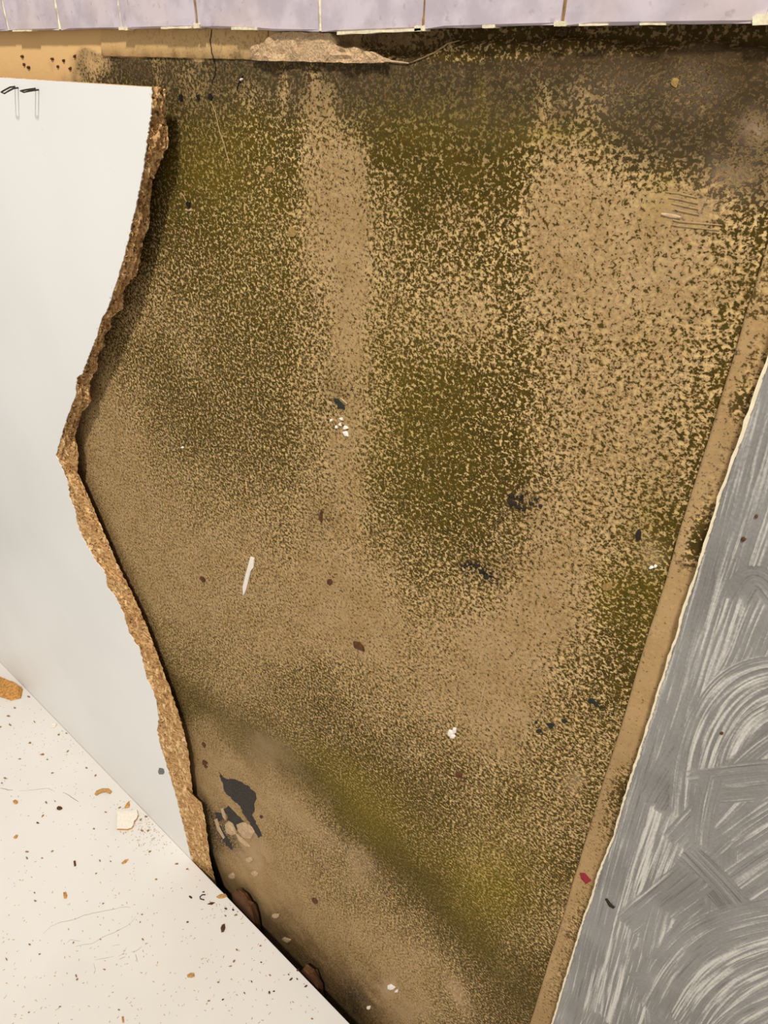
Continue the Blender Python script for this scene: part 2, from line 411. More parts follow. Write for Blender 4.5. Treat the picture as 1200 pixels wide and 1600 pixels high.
# ------------------------------------------------------------------ tiles above
YT = -.0065
JX = [-222, -157, -84, 12, 92, 189, 307, 498, 660, 877, 1195, 1700]
BOT = ([-230, 0, 190, 310, 398, 430, 525, 660, 880, 1190, 1800], [50.5, 48, 45, 42.5, 45, 48, 50, 45, 39, 36, 36])
def tiles():
    for i, (a, b) in enumerate(zip(JX[:-1], JX[1:])):
        g = np.interp((a+b)/2, [0, 1200], [1.2, 3.0])
        L = [at(a+g, np.interp(a, *BOT), YT), at(b-g, np.interp(b, *BOT), YT)] if b < 1600 else [at(a+g, 36, YT)]
        if len(L) == 1: L.append(L[0] + np.array([.072, 0, -.0003]))
        n = 7; V = []; F = []
        x0, x1 = L[0][0], L[1][0]
        rows = [0, .0008, .004, .02, .06, .1492, .15]
        xs = np.linspace(x0, x1, n)
        for r, h in enumerate(rows):
            for k, x in enumerate(xs):
                px = a + (b-a)*k/(n-1)
                zb = L[0][2] + (L[1][2]-L[0][2])*k/(n-1)
                if b < 1600: zb = at(px, np.interp(px, *BOT), YT)[2]
                zt = EYE[2] + .158
                z = zb + h if r < 4 else zb + (zt-zb)*h/.15
                edge = .0007 if (r in (0, len(rows)-1) or k in (0, n-1)) else 0
                V.append((x + random.uniform(-1, 1)*.0002, YT + edge + random.uniform(-1, 1)*.0001 + .0004*math.sin(i*2.1), z + (random.uniform(-1, 1)*.0003 if r == 0 else 0)))
        m = len(V)
        ring = [k for k in range(n)] + [r*n+n-1 for r in range(1, len(rows))] + [(len(rows)-1)*n+k for k in range(n-2, -1, -1)] + [r*n for r in range(len(rows)-2, 0, -1)]
        for r in range(len(rows)-1):
            for k in range(n-1): F.append((r*n+k, r*n+k+1, (r+1)*n+k+1, (r+1)*n+k))
        for v in ring: V.append((V[v][0], -.0008, V[v][2]))
        for q in range(len(ring)):
            p = (q+1) % len(ring); F.append((ring[q], ring[p], m+p, m+q))
        F.append(tuple(range(m, m+len(ring))))
        mesh_obj('tile', V, F, M_tile, WALL)
    for i, x in enumerate(JX[1:-1]):                                      # joints
        c = at(x, np.interp(x, *BOT), YT); w = .0026
        mat = M_grout_old if x in (307, 660, 877) else M_grout
        zt = EYE[2]+.156; V = []; F = []; zz = [c[2]+.0003 + (zt-c[2])*k/24*(1 if k > 9 else .45) for k in range(25)]
        zz[10:] = list(np.linspace(zz[9]+.006, zt, 15))
        for k, z in enumerate(zz):
            y = YT + .0007 + random.uniform(-.5, .4)*.001
            V += [(c[0]-w/2, y+.0006, z), (c[0], y, z), (c[0]+w/2, y+.0006, z), (c[0]+w/2, -.001, z), (c[0]-w/2, -.001, z)]
            if k:
                a = 5*(k-1); b = 5*k
                for q in range(5): F.append((a+q, a+(q+1) % 5, b+(q+1) % 5, b+q))
        F += [(0, 1, 2, 3, 4), tuple(range(120, 125))]
        mesh_obj('grout_joint', V, F, mat, WALL)
    # remains of grout and adhesive along the lower tile edge
    for x0, x1, h0, h1 in [(527, 658, 1, 5), (362, 402, 3, 3), (252, 300, 2, 2), (20, 50, 1, 2), (186, 200, 3, 3), (754, 774, 5, 2), (866, 884, 7, 2), (1176, 1215, 16, 4), (648, 664, 6, 4), (905, 950, 2, 2), (1000, 1040, 2, 2), (303, 312, 7, 2)]:
        n = 7; pts = []
        for k in range(n):
            x = x0 + (x1-x0)*k/(n-1); pts.append(at(x, np.interp(x, *BOT) - h0*(.6+.4*random.random()), YT))
        for k in range(n-1, -1, -1):
            x = x0 + (x1-x0)*k/(n-1); pts.append(at(x, np.interp(x, *BOT) + h1*(.5+.5*random.random()), YT))
        V = [p + np.array([0, -.0003, 0]) for p in pts] + [p + np.array([0, .004, 0]) for p in pts]; k = len(pts)
        F = [tuple(range(k)), tuple(range(k, 2*k))[::-1]] + [(i, (i+1) % k, k+(i+1) % k, k+i) for i in range(k)]
        mesh_obj('grout_lip', V, F, M_grout, WALL)
tiles()

def ledge():
    """strip of old plaster left under the tiles, proud of the mouldy wall"""
    xs = list(range(160, 421, 5)); rows = [(-8, .0), (-6, -.0007), (0, -.0008), (.5, -.0008), (.985, -.0008), (1.0, -.0005), (1.0, .0004)]
    V = []; cols = []
    for r, (f, y) in enumerate(rows):
        for x in xs:
            top = 48; bot = 82 + (x+90)*.0225 + random.uniform(-1, 1)*.7
            py = top + f if f < 0 else top + (bot-top)*f
            p = at(x, py, 0); V.append((p[0], y + random.uniform(-1, 1)*.00005*(r > 1), p[2]))
    V = np.array(V); a, b, px, py = stains(V)
    a[:, 0] = .12 + .25*np.interp(px, [100, 170, 420], [0, .5, .7]); a[:, 1] = 0; a[:, 2] = 0; a[:, 3] = 0
    b[:, 1] = .1*(px > 150); b[:, 2] = 0; b[:, 3] = np.interp(px, [100, 200, 420], [.9, .8, .55])
    grid_mesh('plaster_ledge', V, len(xs), len(rows), M_mould, WALL, {'stain_a': a, 'stain_shade_b': b})
    # rough broken lump
    out = [(398, 80), (402, 72), (420, 66), (437, 53), (450, 50), (475, 50.5), (500, 51), (524, 52), (531, 62), (530, 71), (545, 75), (565, 74), (575, 80), (590, 82), (601, 90), (612, 97), (595, 98.5), (560, 98), (515, 97), (470, 96), (430, 95), (400, 94)]
    bm = bmesh.new(); vs = [bm.verts.new(tuple(at(x, y, 0.0))) for x, y in out]; f = bm.faces.new(vs)
    r = bmesh.ops.extrude_face_region(bm, geom=[f]); top = [v for v in r['geom'] if isinstance(v, bmesh.types.BMVert)]
    for v in top: v.co.y -= .0026
    bmesh.ops.triangulate(bm, faces=bm.faces[:]); bmesh.ops.subdivide_edges(bm, edges=bm.edges[:], cuts=3, use_grid_fill=True)
    for v in bm.verts:
        if v.co.y < -.0012:
            k = float(fbm(np.array([v.co.x*260]), np.array([v.co.z*260]), 4)[0])
            v.co.y -= (k-.35)*.0042; v.co.x += random.uniform(-1, 1)*.0003; v.co.z += random.uniform(-1, 1)*.0003
    me = bpy.data.meshes.new('plaster_lump'); bmesh.ops.recalc_face_normals(bm, faces=bm.faces); bm.to_mesh(me); bm.free(); me.materials.append(M_plaster)
    link(bpy.data.objects.new('plaster_lump', me), WALL)['label'] = 'rough pinkish broken lump of plaster'
ledge()

# ------------------------------------------------------------------ marks and loose paint on the wall
def rough(pts, j=1.3):
    o = []
    for (x0, y0), (x1, y1) in zip(pts, pts[1:] + pts[:1]):
        n = max(1, int(math.hypot(x1-x0, y1-y0)/3.2))
        o += [(x0+(x1-x0)*k/n + random.uniform(-j, j)*(k > 0), y0+(y1-y0)*k/n + random.uniform(-j, j)*(k > 0)) for k in range(n)]
    return o
def px_piece(name, pts, mat, th=.0004, dome=.0002, y=-.0003, jitter=.00005, label=None):
    if name == 'bare_patch': pts = rough(pts)
    o = slab(name, [at(x, yy, 0) + np.array([0, y, 0]) for x, yy in pts], OUT, th, mat, WALL, dome, jitter, back=.002)
    if label: o['label'] = label
    return o
def rnd_blob(x, y, rx, ry, n=9, rough=.3, ang=0):
    c, s = math.cos(math.radians(ang)), math.sin(math.radians(ang)); o = []
    for k in range(n):
        t = 2*math.pi*k/n; r = 1 + random.uniform(-rough, rough); u, v = rx*math.cos(t)*r, ry*math.sin(t)*r
        o.append((x+u*c-v*s, y+u*s+v*c))
    return o
px_piece('bare_patch', [(342, 1206), (347, 1212), (353, 1217), (367, 1218), (378, 1222), (387, 1227), (398, 1237), (401, 1248), (397, 1256), (398, 1265), (394, 1275), (402, 1290), (410, 1306), (404, 1309), (398, 1298), (390, 1284), (381, 1272), (376, 1260), (362, 1248), (350, 1233), (348, 1222)], M_black, .0002, 0, label='black bare patch where paint has flaked off')
px_piece('bare_patch', [(350, 1264), (357, 1259), (368, 1270), (378, 1281), (384, 1291), (375, 1290), (369, 1297), (358, 1283)], M_black, .0002, 0, label='smaller black bare patch beside pale curled paint')
px_piece('bare_patch', [(336, 1270), (345, 1270), (349, 1280), (342, 1284), (337, 1279)], M_black, .0002, 0, label='small black bare patch near the chipboard edge')
px_piece('bare_patch', [(338, 1284), (344, 1290), (352, 1303), (362, 1320), (364, 1328), (356, 1322), (346, 1308), (339, 1296)], M_black, .0002, 0, label='narrow black bare patch near the shelf')
px_piece('bare_patch', [(383, 1300), (386, 1296), (390, 1304), (384, 1307)], M_black, .0002, 0)
px_piece('loose_paint', [(353, 1287), (358, 1282), (364, 1286), (369, 1296), (370, 1302), (363, 1304), (355, 1299)], M_pale, .0018, .0022)
px_piece('loose_paint', [(370, 1288), (380, 1284), (392, 1290), (398, 1300), (392, 1310), (380, 1308), (373, 1298)], M_pale, .0006, .0012)
px_piece('loose_paint', [(336, 1280), (340, 1278), (344, 1292), (352, 1308), (350, 1310), (341, 1296)], M_pale, .0012, .0006)
px_piece('loose_paint', [(370, 1302), (384, 1314), (391, 1322), (386, 1322), (374, 1312)], M_pale, .0012, .0008)
px_piece('loose_paint', [(346, 1263), (349, 1262), (353, 1272), (354, 1281), (349, 1276)], M_pale, .001, .0006)
for x, y in [(390, 1343), (362, 1368), (398, 1364), (432, 1430), (448, 1468)]:
    px_piece('loose_paint', rnd_blob(x, y, 6, 4), M_pale, .001, .0008)
# holes of old plugs
for x, y, r in [(283, 152, 4), (310, 152, 3), (329, 151, 4), (295, 320, 4.5)]:
    px_piece('plug_hole', rnd_blob(x, y, r*.8, r*1.1, 9, .3), M_dark_hole, .0003, 0)
    if y > 200: px_piece('loose_paint', [(x-r, y+r*1.3), (x, y+r*1.7), (x+r, y+r*1.2), (x+r*1.0, y+r*2.0), (x, y+r*2.3), (x-r, y+r*1.9)], M_pale if y > 200 else M_brown, .0003, .0002)
def px_line(name, pts, w, mat, th=.0005):
    P = []
    for (x0, y0), (x1, y1) in zip(pts[:-1], pts[1:]):
        for k in range(4):
            t = k/4; P.append(at(x0+(x1-x0)*t + random.uniform(-.6, .6), y0+(y1-y0)*t, 0) + np.array([0, -.0003, 0]))
    P.append(at(*pts[-1], 0) + np.array([0, -.0003, 0]))
    return ribbon(name, P, OUT, w, th, mat, WALL)
px_line('crack', [(333, 46), (331, 62), (333, 80), (336, 95)], .0006, M_dark_hole, .0011)
px_line('crack', [(334, 92), (338, 104), (337, 118), (331, 130)], .0007, M_dark_hole, .0003)
px_line('crack', [(380, 118), (374, 130), (371, 140)], .0012, M_dark_hole)
px_line('raised_paint_edge', [(330, 158), (337, 176), (342, 200), (352, 232), (360, 255)], .0010, M_rest, .0003)
px_line('raised_paint_edge', [(283, 300), (288, 308), (293, 316)], .0010, M_rest, .0003)
px_line('raised_paint_edge', [(600, 90), (612, 96), (640, 99)], .0010, M_pale, .0006); px_line('raised_paint_edge', [(642, 98), (655, 93), (680, 82), (700, 68), (720, 63)], .0007, M_rest, .0005)
px_line('scratch', [(762, 1052), (752, 1095), (740, 1130)], .0008, M_pale, .0004)
for y0 in (300, 309, 318, 327, 343, 351): px_line('scratch', [(1028+y0*7 % 29, y0), (1062, y0+2+y0 % 3), (1086 + y0*5 % 44, y0+9)], .0008, M_rest, .0001)
px_line('scratch', [(1034, 334), (1064, 340)], .0016, M_pale, .0004)
# drip of white paint, white crumbs, a glint near the batten painted as two flecks
px_piece('paint_drip', [(392, 870), (398, 872), (397, 886), (393, 890), (390, 903), (385, 922), (381, 930), (380, 918), (385, 896), (388, 886)], M_whiteflake, .0006, .0004, label='elongated white paint drip')
for x, y, r in [(518, 657, 2.5), (534, 654, 2.5), (532, 663, 2.5), (540, 669, 3.5), (541, 677, 5), (526, 667, 2), (286, 699, 2), (704, 1145, 5), (710, 1141, 4), (707, 1150, 4), (378, 124, 2.5), (1018, 886, 3.5), (1024, 884, 2.5), (612, 1542, 5), (620, 1548, 3), (577, 1574, 3)]:
    px_piece('white_fleck', rnd_blob(x, y, r, r*.9, 7, .4), M_whiteflake, .0004, .0005)
for p in [rnd_blob(533, 633, 7, 5, 9, .3, 50), rnd_blob(526, 626, 5, 3, 7, .3, 30)]: px_piece('dark_hollow', p, M_blue, .0004, .0004)
px_line('raised_paint_edge', [(512, 628), (520, 632)], .003, M_pale, .0006); px_line('raised_paint_edge', [(532, 622), (543, 631)], .0016, M_pale, .0006)
px_piece('dark_hollow', rnd_blob(998, 836, 4.5, 9, 9, .15, 8), M_blackspot, .0004, .0003)
px_piece('dark_hollow', rnd_blob(502, 806, 2.5, 10, 9, .3), M_brown, .0003, .0002)
for x, y, r in [(799, 774, 4), (801, 786, 6), (811, 793, 5), (820, 795, 4), (830, 786, 4), (837, 780, 3), (845, 790, 3), (727, 884, 4), (735, 880, 4), (745, 884, 4), (753, 893, 4), (760, 902, 4)]:
    px_piece('black_speck', rnd_blob(x, y, r, r*.7, 8, .4, random.uniform(-40, 60)), M_blackspot, .0003, .0003)
for x, y, r in [(861, 1133, 6), (882, 1126, 4), (843, 1142, 4), (838, 1128, 2.5), (924, 1094, 6), (932, 1100, 5), (940, 1105, 3)]:
    px_piece('black_speck', rnd_blob(x, y, r, r*.75, 8, .4, 20), M_blue, .0003, .0003)
px_piece('brown_flake', [(553, 1002), (561, 1003), (568, 1009), (570, 1017), (564, 1014), (555, 1011)], M_brown, .001, .0006, label='largest brown flake stuck to the mould')
for x, y, r in [(317, 905, 5), (516, 909, 5), (716, 1209, 6), (319, 1163, 5), (320, 1192, 5), (322, 1198, 3), (408, 1276, 3), (492, 1407, 6)]:
    px_piece('brown_flake', rnd_blob(x, y, r, r*.7, 7, .4, 40), M_brown, .0006, .0005)
for x, y in [(35, 88), (38, 101), (45, 105), (82, 92), (117, 88), (110, 107), (100, 95), (91, 104)]:
    px_piece('brown_flake', rnd_blob(x, y, 2, 2.4, 6, .3), M_brown, .0004, .0003)
for x, y, r in [(421, 265, 6), (456, 363, 7), (950, 916, 7), (1055, 130, 7)]:
    px_piece('loose_paint', rnd_blob(x, y, r, r, 10, .3), M_rest2, .0001, .0001)

# ------------------------------------------------------------------ broken white chipboard panel
YB, YF = -.0105, -.0220                      # back and front plane of the panel
FR = [(237, 136.5), (236, 177), (230, 213), (223, 267), (213, 317), (203, 363), (192, 407), (178, 453), (167, 484), (158, 500), (152, 523), (142, 547), (135, 567), (128, 584), (120, 590), (118, 617), (108, 643), (100, 667), (93, 690), (87, 712),
      (98, 733), (105, 753), (109, 777), (117, 797), (123, 827), (133, 847), (150, 878), (163, 892), (168, 917), (182, 935), (193, 960), (202, 990), (217, 1013), (225, 1040), (230, 1063), (237, 1075), (245, 1100), (248, 1122), (245, 1143), (252, 1170), (262, 1203), (273, 1237), (281, 1271), (290, 1304), (296, 1332), (320, 1400)]
BK = [(258, 139), (258, 177), (263, 213), (263, 230), (255, 239), (247, 263), (238, 280), (235, 317), (233, 353), (223, 377), (218, 413), (213, 430), (200, 440), (193, 455), (192, 479), (174, 497), (173, 513), (163, 521), (162, 540), (153, 555), (152, 578), (142, 588), (139, 603), (143, 627), (128, 644), (122, 664), (117, 681), (122, 706), (122, 724), (120, 735),
      (133, 764), (147, 797), (163, 833), (182, 879), (187, 888), (207, 928), (227, 973), (243, 1014), (260, 1061), (277, 1108), (288, 1144), (295, 1181), (298, 1213), (301, 1240), (315, 1255), (321, 1283), (324, 1308), (327, 1337), (335, 1370), (352, 1440)]
def resample(pts, anchors, counts):
    out = []
    for (a, b), n in zip(zip(anchors[:-1], anchors[1:]), counts):
        seg = np.array(pts[a:b+1], float); L = np.r_[0, np.cumsum(np.hypot(*np.diff(seg, axis=0).T))]
        s = np.linspace(0, L[-1], n, endpoint=False); out.append(np.stack([np.interp(s, L, seg[:, 0]), np.interp(s, L, seg[:, 1])], 1))
    out.append(np.array([pts[anchors[-1]]], float)); return np.concatenate(out)
fr = resample(FR, [0, 8, 19, 46-1], [110, 90, 200]); bk = resample(BK, [0, 14, 29, 49], [110, 90, 200])
nK = len(fr)
PANEL = empty('broken_panel', (-.9, YB, 0)); tag(PANEL, 'tall white chipboard panel with a torn ragged edge standing behind the shelf', 'panel')
def panel():
    rr = np.random.RandomState(5)
    fr2 = fr + rr.uniform(-1, 1, fr.shape)*np.array([.9, .5]); fr2[0] = fr[0]
    bk2 = bk + rr.uniform(-1, 1, bk.shape)*np.array([1.1, .6]); bk2[0] = bk[0]
    Fp = np.array([at(x, y, YF) for x, y in fr2]); Bp = np.array([at(x, y, YB) for x, y in bk2])
    tl = at(-420, 96, YF); zt = Fp[0][2]
    xl = -1.5; ztl = tl[2]
    # laminate facing: thin sheet on the front, its torn rim tracing the break
    c0 = [(xl, YF, ztl), (xl, YF, .0)]
    rim = [tuple(p) for p in Fp] + [(Fp[-1][0] + .02, YF, .0)]
    V = [(xl, YF, ztl)] + rim + [(xl, YF, 0)]
    k = len(V); V = [tuple(v) for v in V] + [(v[0], YF+.0007, v[2]) for v in V]
    F = [tuple(range(k)), tuple(range(k, 2*k))[::-1]] + [(i, (i+1) % k, k+(i+1) % k, k+i) for i in range(k)]
    child(mesh_obj('laminate_facing', V, F, M_panel), PANEL)
    # chipboard core: rough torn edge between front rim and back rim
    rows = 13; V = []; F = []
    for r in range(rows):
        t = r/(rows-1)
        for i in range(nK):
            p = Fp[i]*(1-t) + Bp[i]*t; p[1] = YF + .0006 + (YB - YF - .0006)*t
            if 0 < r < rows-1:
                q = vnoise(np.array([i*.45]), np.array([r*.9]), 3)[0] - .5 + .9*(vnoise(np.array([i*.13]), np.array([r*.5]), 8)[0] - .5)
                p[0] += q*.0042 + (-.0008 if r < 4 else 0); p[2] += (rr.rand()-.5)*.0022; p[1] += (rr.rand()-.5)*.0009
            V.append(tuple(p))
    for r in range(rows-1):
        for i in range(nK-1): F.append((r*nK+i, r*nK+i+1, (r+1)*nK+i+1, (r+1)*nK+i))
    a = len(V); V += [(xl, YF+.0006, ztl), (xl, YF+.0006, 0), (xl, YB, ztl), (xl, YB, 0), (Fp[-1][0]+.02, YF+.0006, 0), (Bp[-1][0]+.02, YB, 0)]
    last = (rows-1)*nK
    F.append((a, a+1, a+4) + tuple(range(nK-1, -1, -1)))                                      # front skin
    F.append((a+3, a+2) + tuple(range(last, last+nK)) + (a+5,))                                # back
    F.append((a, a+2, last) + tuple(r*nK for r in range(rows-2, -1, -1)))                      # top
    F.append(tuple(r*nK+nK-1 for r in range(rows)) + (a+5, a+4))
    F.append((a, a+1, a+3, a+2)); F.append((a+1, a+4, a+5, a+3))
    child(mesh_obj('chipboard_core', V, F, M_chip), PANEL)
    # loose wood flakes bristling from the break, in two tones
    for mat, cnt, lab in ((M_fibre, 1500, 'pale torn wood flakes'), (M_fibre_dark, 700, 'dark torn wood flakes')):
        V = []; F = []
        for _ in range(cnt):
            i = rr.randint(2, nK-2); t = rr.uniform(.06, .96)
            p = Fp[i]*(1-t) + Bp[i]*t; p[1] = YF + (YB-YF)*t
            p = p + np.array([rr.uniform(-.0016, .0006), 0, rr.uniform(-.001, .001)])
            d = _n(rr.normal(size=3)*np.array([.5, .8, 1.2])); s = _n(np.cross(d, rr.normal(size=3))); u = np.cross(d, s)
            l = rr.uniform(.0010, .0040); w = rr.uniform(.0005, .0014); h = rr.uniform(.0002, .0005)
            b = len(V); V += [p-d*l/2-s*w/2, p-d*l/2+s*w/2, p+d*l/2+s*w*.3, p+d*l/2-s*w*.3, p+u*h]
            F += [(b, b+1, b+2, b+3), (b, b+1, b+4), (b+1, b+2, b+4), (b+2, b+3, b+4), (b+3, b, b+4)]
        V = [(v[0], min(max(v[1], YF-.0004), YB+.0004), v[2]) for v in V]
        o = child(mesh_obj('torn_flakes', V, F, mat), PANEL); o['kind'] = 'stuff'; o['label'] = lab
    # stapled-through grey screw stain near the lower edge
    pts = [at(x, y, YF) for x, y in rnd_blob(252, 1205, 5, 5, 12, .2)]
    child(slab('screw_head', pts, OUT, .0006, M_greydot, None, .0004, 0, .0004), PANEL)
panel()
# torn remains of the panel still standing behind the shelf edge
def lower_scrap(pts, lab):
    o = empty('chipboard_scrap', tuple(at(pts[0][0], pts[0][1]+30, YB)))
    o.location.z = 0
    V = []; F = []; rr = np.random.RandomState(len(pts))
    P = [at(x, y, -.013) for x, y in pts]; n = len(P); rows = 6
    for r in range(rows):
        for p in P:
            y = -.0165 + r*.0022; V.append((p[0] + rr.uniform(-1, 1)*.0015, y + rr.uniform(-1, 1)*.0006, p[2] + rr.uniform(-1, 1)*.004 - .003*abs(r-2)))
    b = len(V)
    for r in range(rows):
        for p in P: V.append((p[0], -.0165 + r*.0022, 0.0))
    for r in range(rows-1):
        for i in range(n-1):
            F.append((r*n+i, r*n+i+1, (r+1)*n+i+1, (r+1)*n+i))
    for i in range(n-1):
        F += [(i, i+1, b+i+1, b+i), (5*n+i, 5*n+i+1, b+5*n+i+1, b+5*n+i)]
    for r in range(rows-1):
        F += [(r*n, (r+1)*n, b+(r+1)*n, b+r*n), (r*n+n-1, (r+1)*n+n-1, b+(r+1)*n+n-1, b+r*n+n-1)]
    child(mesh_obj('chipboard_core', V, F, M_fibre_dark), o)  # dark material paints in the shadow behind the shelf edge
    tag(o, lab, 'scrap')
lower_scrap([(364, 1394), (369, 1388), (374, 1392), (380, 1396), (386, 1408), (393, 1412), (397, 1428), (399, 1440)], 'larger shadow-darkened torn chipboard scrap sticking up behind the shelf edge')
lower_scrap([(472, 1512), (478, 1508), (484, 1515), (489, 1516), (494, 1530), (498, 1540)], 'small torn chipboard scrap behind the shelf edge, nearest the bottom of the picture')

def staple(px, py, bend, lab):
    o = empty('staple', tuple(at(px, py, YF)))
    a = at(px-2.5, py-1, YF); b = at(px+2.5, py+1, YF)
    L = .0105
    def leg(p): return [p + np.array([0, .001, 0]), p + np.array([-.0002, -.0035, -.0004]), p + np.array([-.0006, -.007, -.0006-bend]), p + np.array([-.001, -L, -.001-2*bend])]
    la, lb = leg(a), leg(b)
    V, F = tube(la + lb[::-1], .00055, 6)
    child(mesh_obj('wire', V, F, M_staple, None, True), o); tag(o, lab, 'staple', 'staples in the white panel')
staple(26, 136, .0012, 'bent steel staple sticking out of the white panel, left of the two')
staple(58, 139, .0002, 'bent steel staple sticking out of the white panel, right of the two')

# ------------------------------------------------------------------ shelf board
YS = YF - .0003
SHELF = empty('shelf', (-.7, -.3, 0)); tag(SHELF, 'white laminate cabinet shelf littered with chipboard crumbs', 'shelf')
child(box('board', -1.5, .12, -.62, YS, SHZ-.016, SHZ, M_shelf, None, .0004), SHELF)
for x in (-1.4, .06):
    for y in (-.57, -.09): child(box('leg', x-.02, x+.02, y-.02, y+.02, 0, SHZ-.016, M_panel, None, .001), SHELF)
def scuff(pts, w=.0012):
    P = []
    for (x0, y0), (x1, y1) in zip(pts[:-1], pts[1:]):
        for k in range(3): P.append(atz(x0+(x1-x0)*k/3 + random.uniform(-.4, .4), y0+(y1-y0)*k/3 + random.uniform(-.4, .4), SHZ))
    P.append(atz(*pts[-1], SHZ))
    child(ribbon('scuff_mark', P, UP, w, .00012, M_scuff), SHELF)
scuff([(68, 1459), (80, 1447), (95, 1441), (118, 1436), (132, 1430), (150, 1426), (175, 1421), (195, 1417), (204, 1418)], .0013)
scuff([(212, 1432), (205, 1442), (196, 1448), (180, 1457), (165, 1462), (155, 1468), (145, 1474), (125, 1477), (118, 1479)], .0011)
scuff([(104, 1474), (110, 1468), (120, 1470), (126, 1471)], .0008)
scuff([(186, 1499), (196, 1495)], .0014); scuff([(185, 1494), (193, 1490), (198, 1480)], .0009)
scuff([(205, 1488), (214, 1485), (222, 1479)], .0012); scuff([(212, 1491), (215, 1503)], .0014)
scuff([(148, 1500), (160, 1498), (178, 1494)], .0008); scuff([(147, 1505), (149, 1518)], .0009); scuff([(175, 1478), (188, 1476)], .0008)
scuff([(0, 1231), (12, 1234), (20, 1235)], .0025); scuff([(30, 1236), (55, 1234), (75, 1232), (86, 1237)], .0014); scuff([(98, 1238), (108, 1243), (118, 1250), (123, 1253)], .0022)

# ------------------------------------------------------------------ debris on the shelf
def on_shelf(name, pts, th, mat, lab, cat, dome=.0, jitter=0.0, group=None):
    P = [atz(x, y, SHZ) for x, y in pts]; c = sum(P)/len(P)
    o = slab(name, [p + np.array([0, 0, .0002]) for p in P], UP, th, mat, None, dome, jitter)
    o.data.transform(Matrix.Translation(-Vector(c))); o.location = c
    return tag(o, lab, cat, group)
# big wood chip at the left edge
def wood_chip():
    base = [(-34, 1052), (-14, 1050), (4, 1058), (20, 1064), (36, 1074), (33, 1088), (18, 1092), (0, 1086), (-18, 1080), (-36, 1072)]
    P = [atz(x, y+3, SHZ) for x, y in base]; c = sum(P)/len(P); rr = np.random.RandomState(3)
    bm = bmesh.new(); v = [bm.verts.new(tuple(p - c)) for p in P]; f = bm.faces.new(v)
    r = bmesh.ops.extrude_face_region(bm, geom=[f])
    for w in [q for q in r['geom'] if isinstance(q, bmesh.types.BMVert)]:
        w.co = Vector((w.co.x*.9, w.co.y*.9, .007 + rr.uniform(-.001, .0015)))
    bmesh.ops.triangulate(bm, faces=bm.faces[:]); bmesh.ops.subdivide_edges(bm, edges=bm.edges[:], cuts=3, use_grid_fill=True)
    for w in bm.verts:
        if w.co.z > .0004: w.co += Vector(rr.uniform(-1, 1, 3)*np.array([.0012, .0012, .0008]))
    bmesh.ops.recalc_face_normals(bm, faces=bm.faces)
    me = bpy.data.meshes.new('wood_chip'); bm.to_mesh(me); bm.free(); me.materials.append(M_woodchip)
    o = link(bpy.data.objects.new('wood_chip', me)); o.location = c + np.array([0, 0, .0001])
    tag(o, 'large orange-brown splinter of chipboard on the shelf beside the white panel', 'wood chip')
M_woodchip = plain('orange_wood', (214, 156, 84), .8, .5, 260, .8)
wood_chip()
# broken piece of white laminate with chipboard under it
frag = [(184, 1267), (194, 1265.5), (205, 1266), (214, 1264), (216, 1271), (214, 1277), (210, 1281), (209, 1287), (206, 1291), (199, 1293), (190, 1292.5), (183.5, 1292.5)]
fp = [atz(x, y + 4, SHZ) for x, y in frag]; fc = sum(fp)/len(fp)
FRAG = empty('laminate_fragment', tuple(fc)); tag(FRAG, 'square broken piece of white laminate lying on the shelf', 'fragment')
child(slab('core', [p + np.array([0, 0, .0001]) for p in fp], UP, .0034, M_woodchip, None, 0, .0001), FRAG)
child(slab('laminate_facing', [p + np.array([0, 0, .0035]) for p in fp], UP, .0009, M_whiteflake, None, .0001, 0), FRAG)
on_shelf('wood_shaving', [(148, 1241), (151, 1236), (160, 1232.5), (170, 1232.5), (175, 1237), (172, 1241), (165, 1238), (157, 1240), (151, 1243.5)], .0012, M_fibre, 'curved tan wood shaving on the shelf near the panel foot', 'shaving', .0008, .0002)
on_shelf('wood_shaving', [(194, 1263), (199, 1255), (202, 1252), (203, 1258), (202, 1262)], .001, M_woodchip, 'triangular tan splinter touching the square white fragment', 'splinter', .0004, .0002)
on_shelf('wood_shaving', [(338, 1402), (344, 1398), (352, 1397), (355, 1401), (348, 1404), (342, 1404)], .0012, M_fibre, 'pale tan shaving beside the black curled paint on the shelf', 'shaving', .0006, .0002)
on_shelf('wood_shaving', [(324, 1413), (330, 1410), (336, 1410.5), (331, 1414)], .0008, M_brown, 'thin brown splinter in front of the pale tan shaving', 'splinter', .0003, .0001)
on_shelf('wood_shaving', [(292, 1524), (298, 1521), (303, 1521), (304, 1526), (299, 1528), (293, 1527)], .0014, M_fibre, 'pale tan flake alone on the lower middle of the shelf', 'flake', .0006, .0002)
on_shelf('wood_shaving', [(99, 1395), (103, 1394), (105, 1400), (104, 1404), (100, 1404)], .0012, M_woodchip, 'upright tan splinter above the grey scuff line on the shelf', 'splinter', .0004, .0002)
on_shelf('wood_shaving', [(190, 1349), (196, 1343.5), (201, 1343), (197, 1348), (192, 1350.5)], .001, M_woodchip, 'slanted tan splinter below the square white fragment', 'splinter', .0004, .0002)
on_shelf('wood_shaving', [(115, 1346), (118, 1345), (119, 1353), (116, 1354)], .001, M_brown, 'dark brown splinter left of the slanted tan splinter', 'splinter', .0004, .0002)
on_shelf('wood_shaving', [(345, 1451), (347, 1446), (351, 1444), (352, 1450), (350, 1456), (346, 1457)], .0018, M_fibre_dark, 'brown lumpy chip below the black curled paint', 'wood chip', .0008, .0004)
on_shelf('wood_shaving', [(190.5, 1589), (193, 1588.5), (194, 1598), (191, 1598)], .001, M_woodchip, 'tan splinter at the bottom edge of the picture', 'splinter', .0004, .0002)
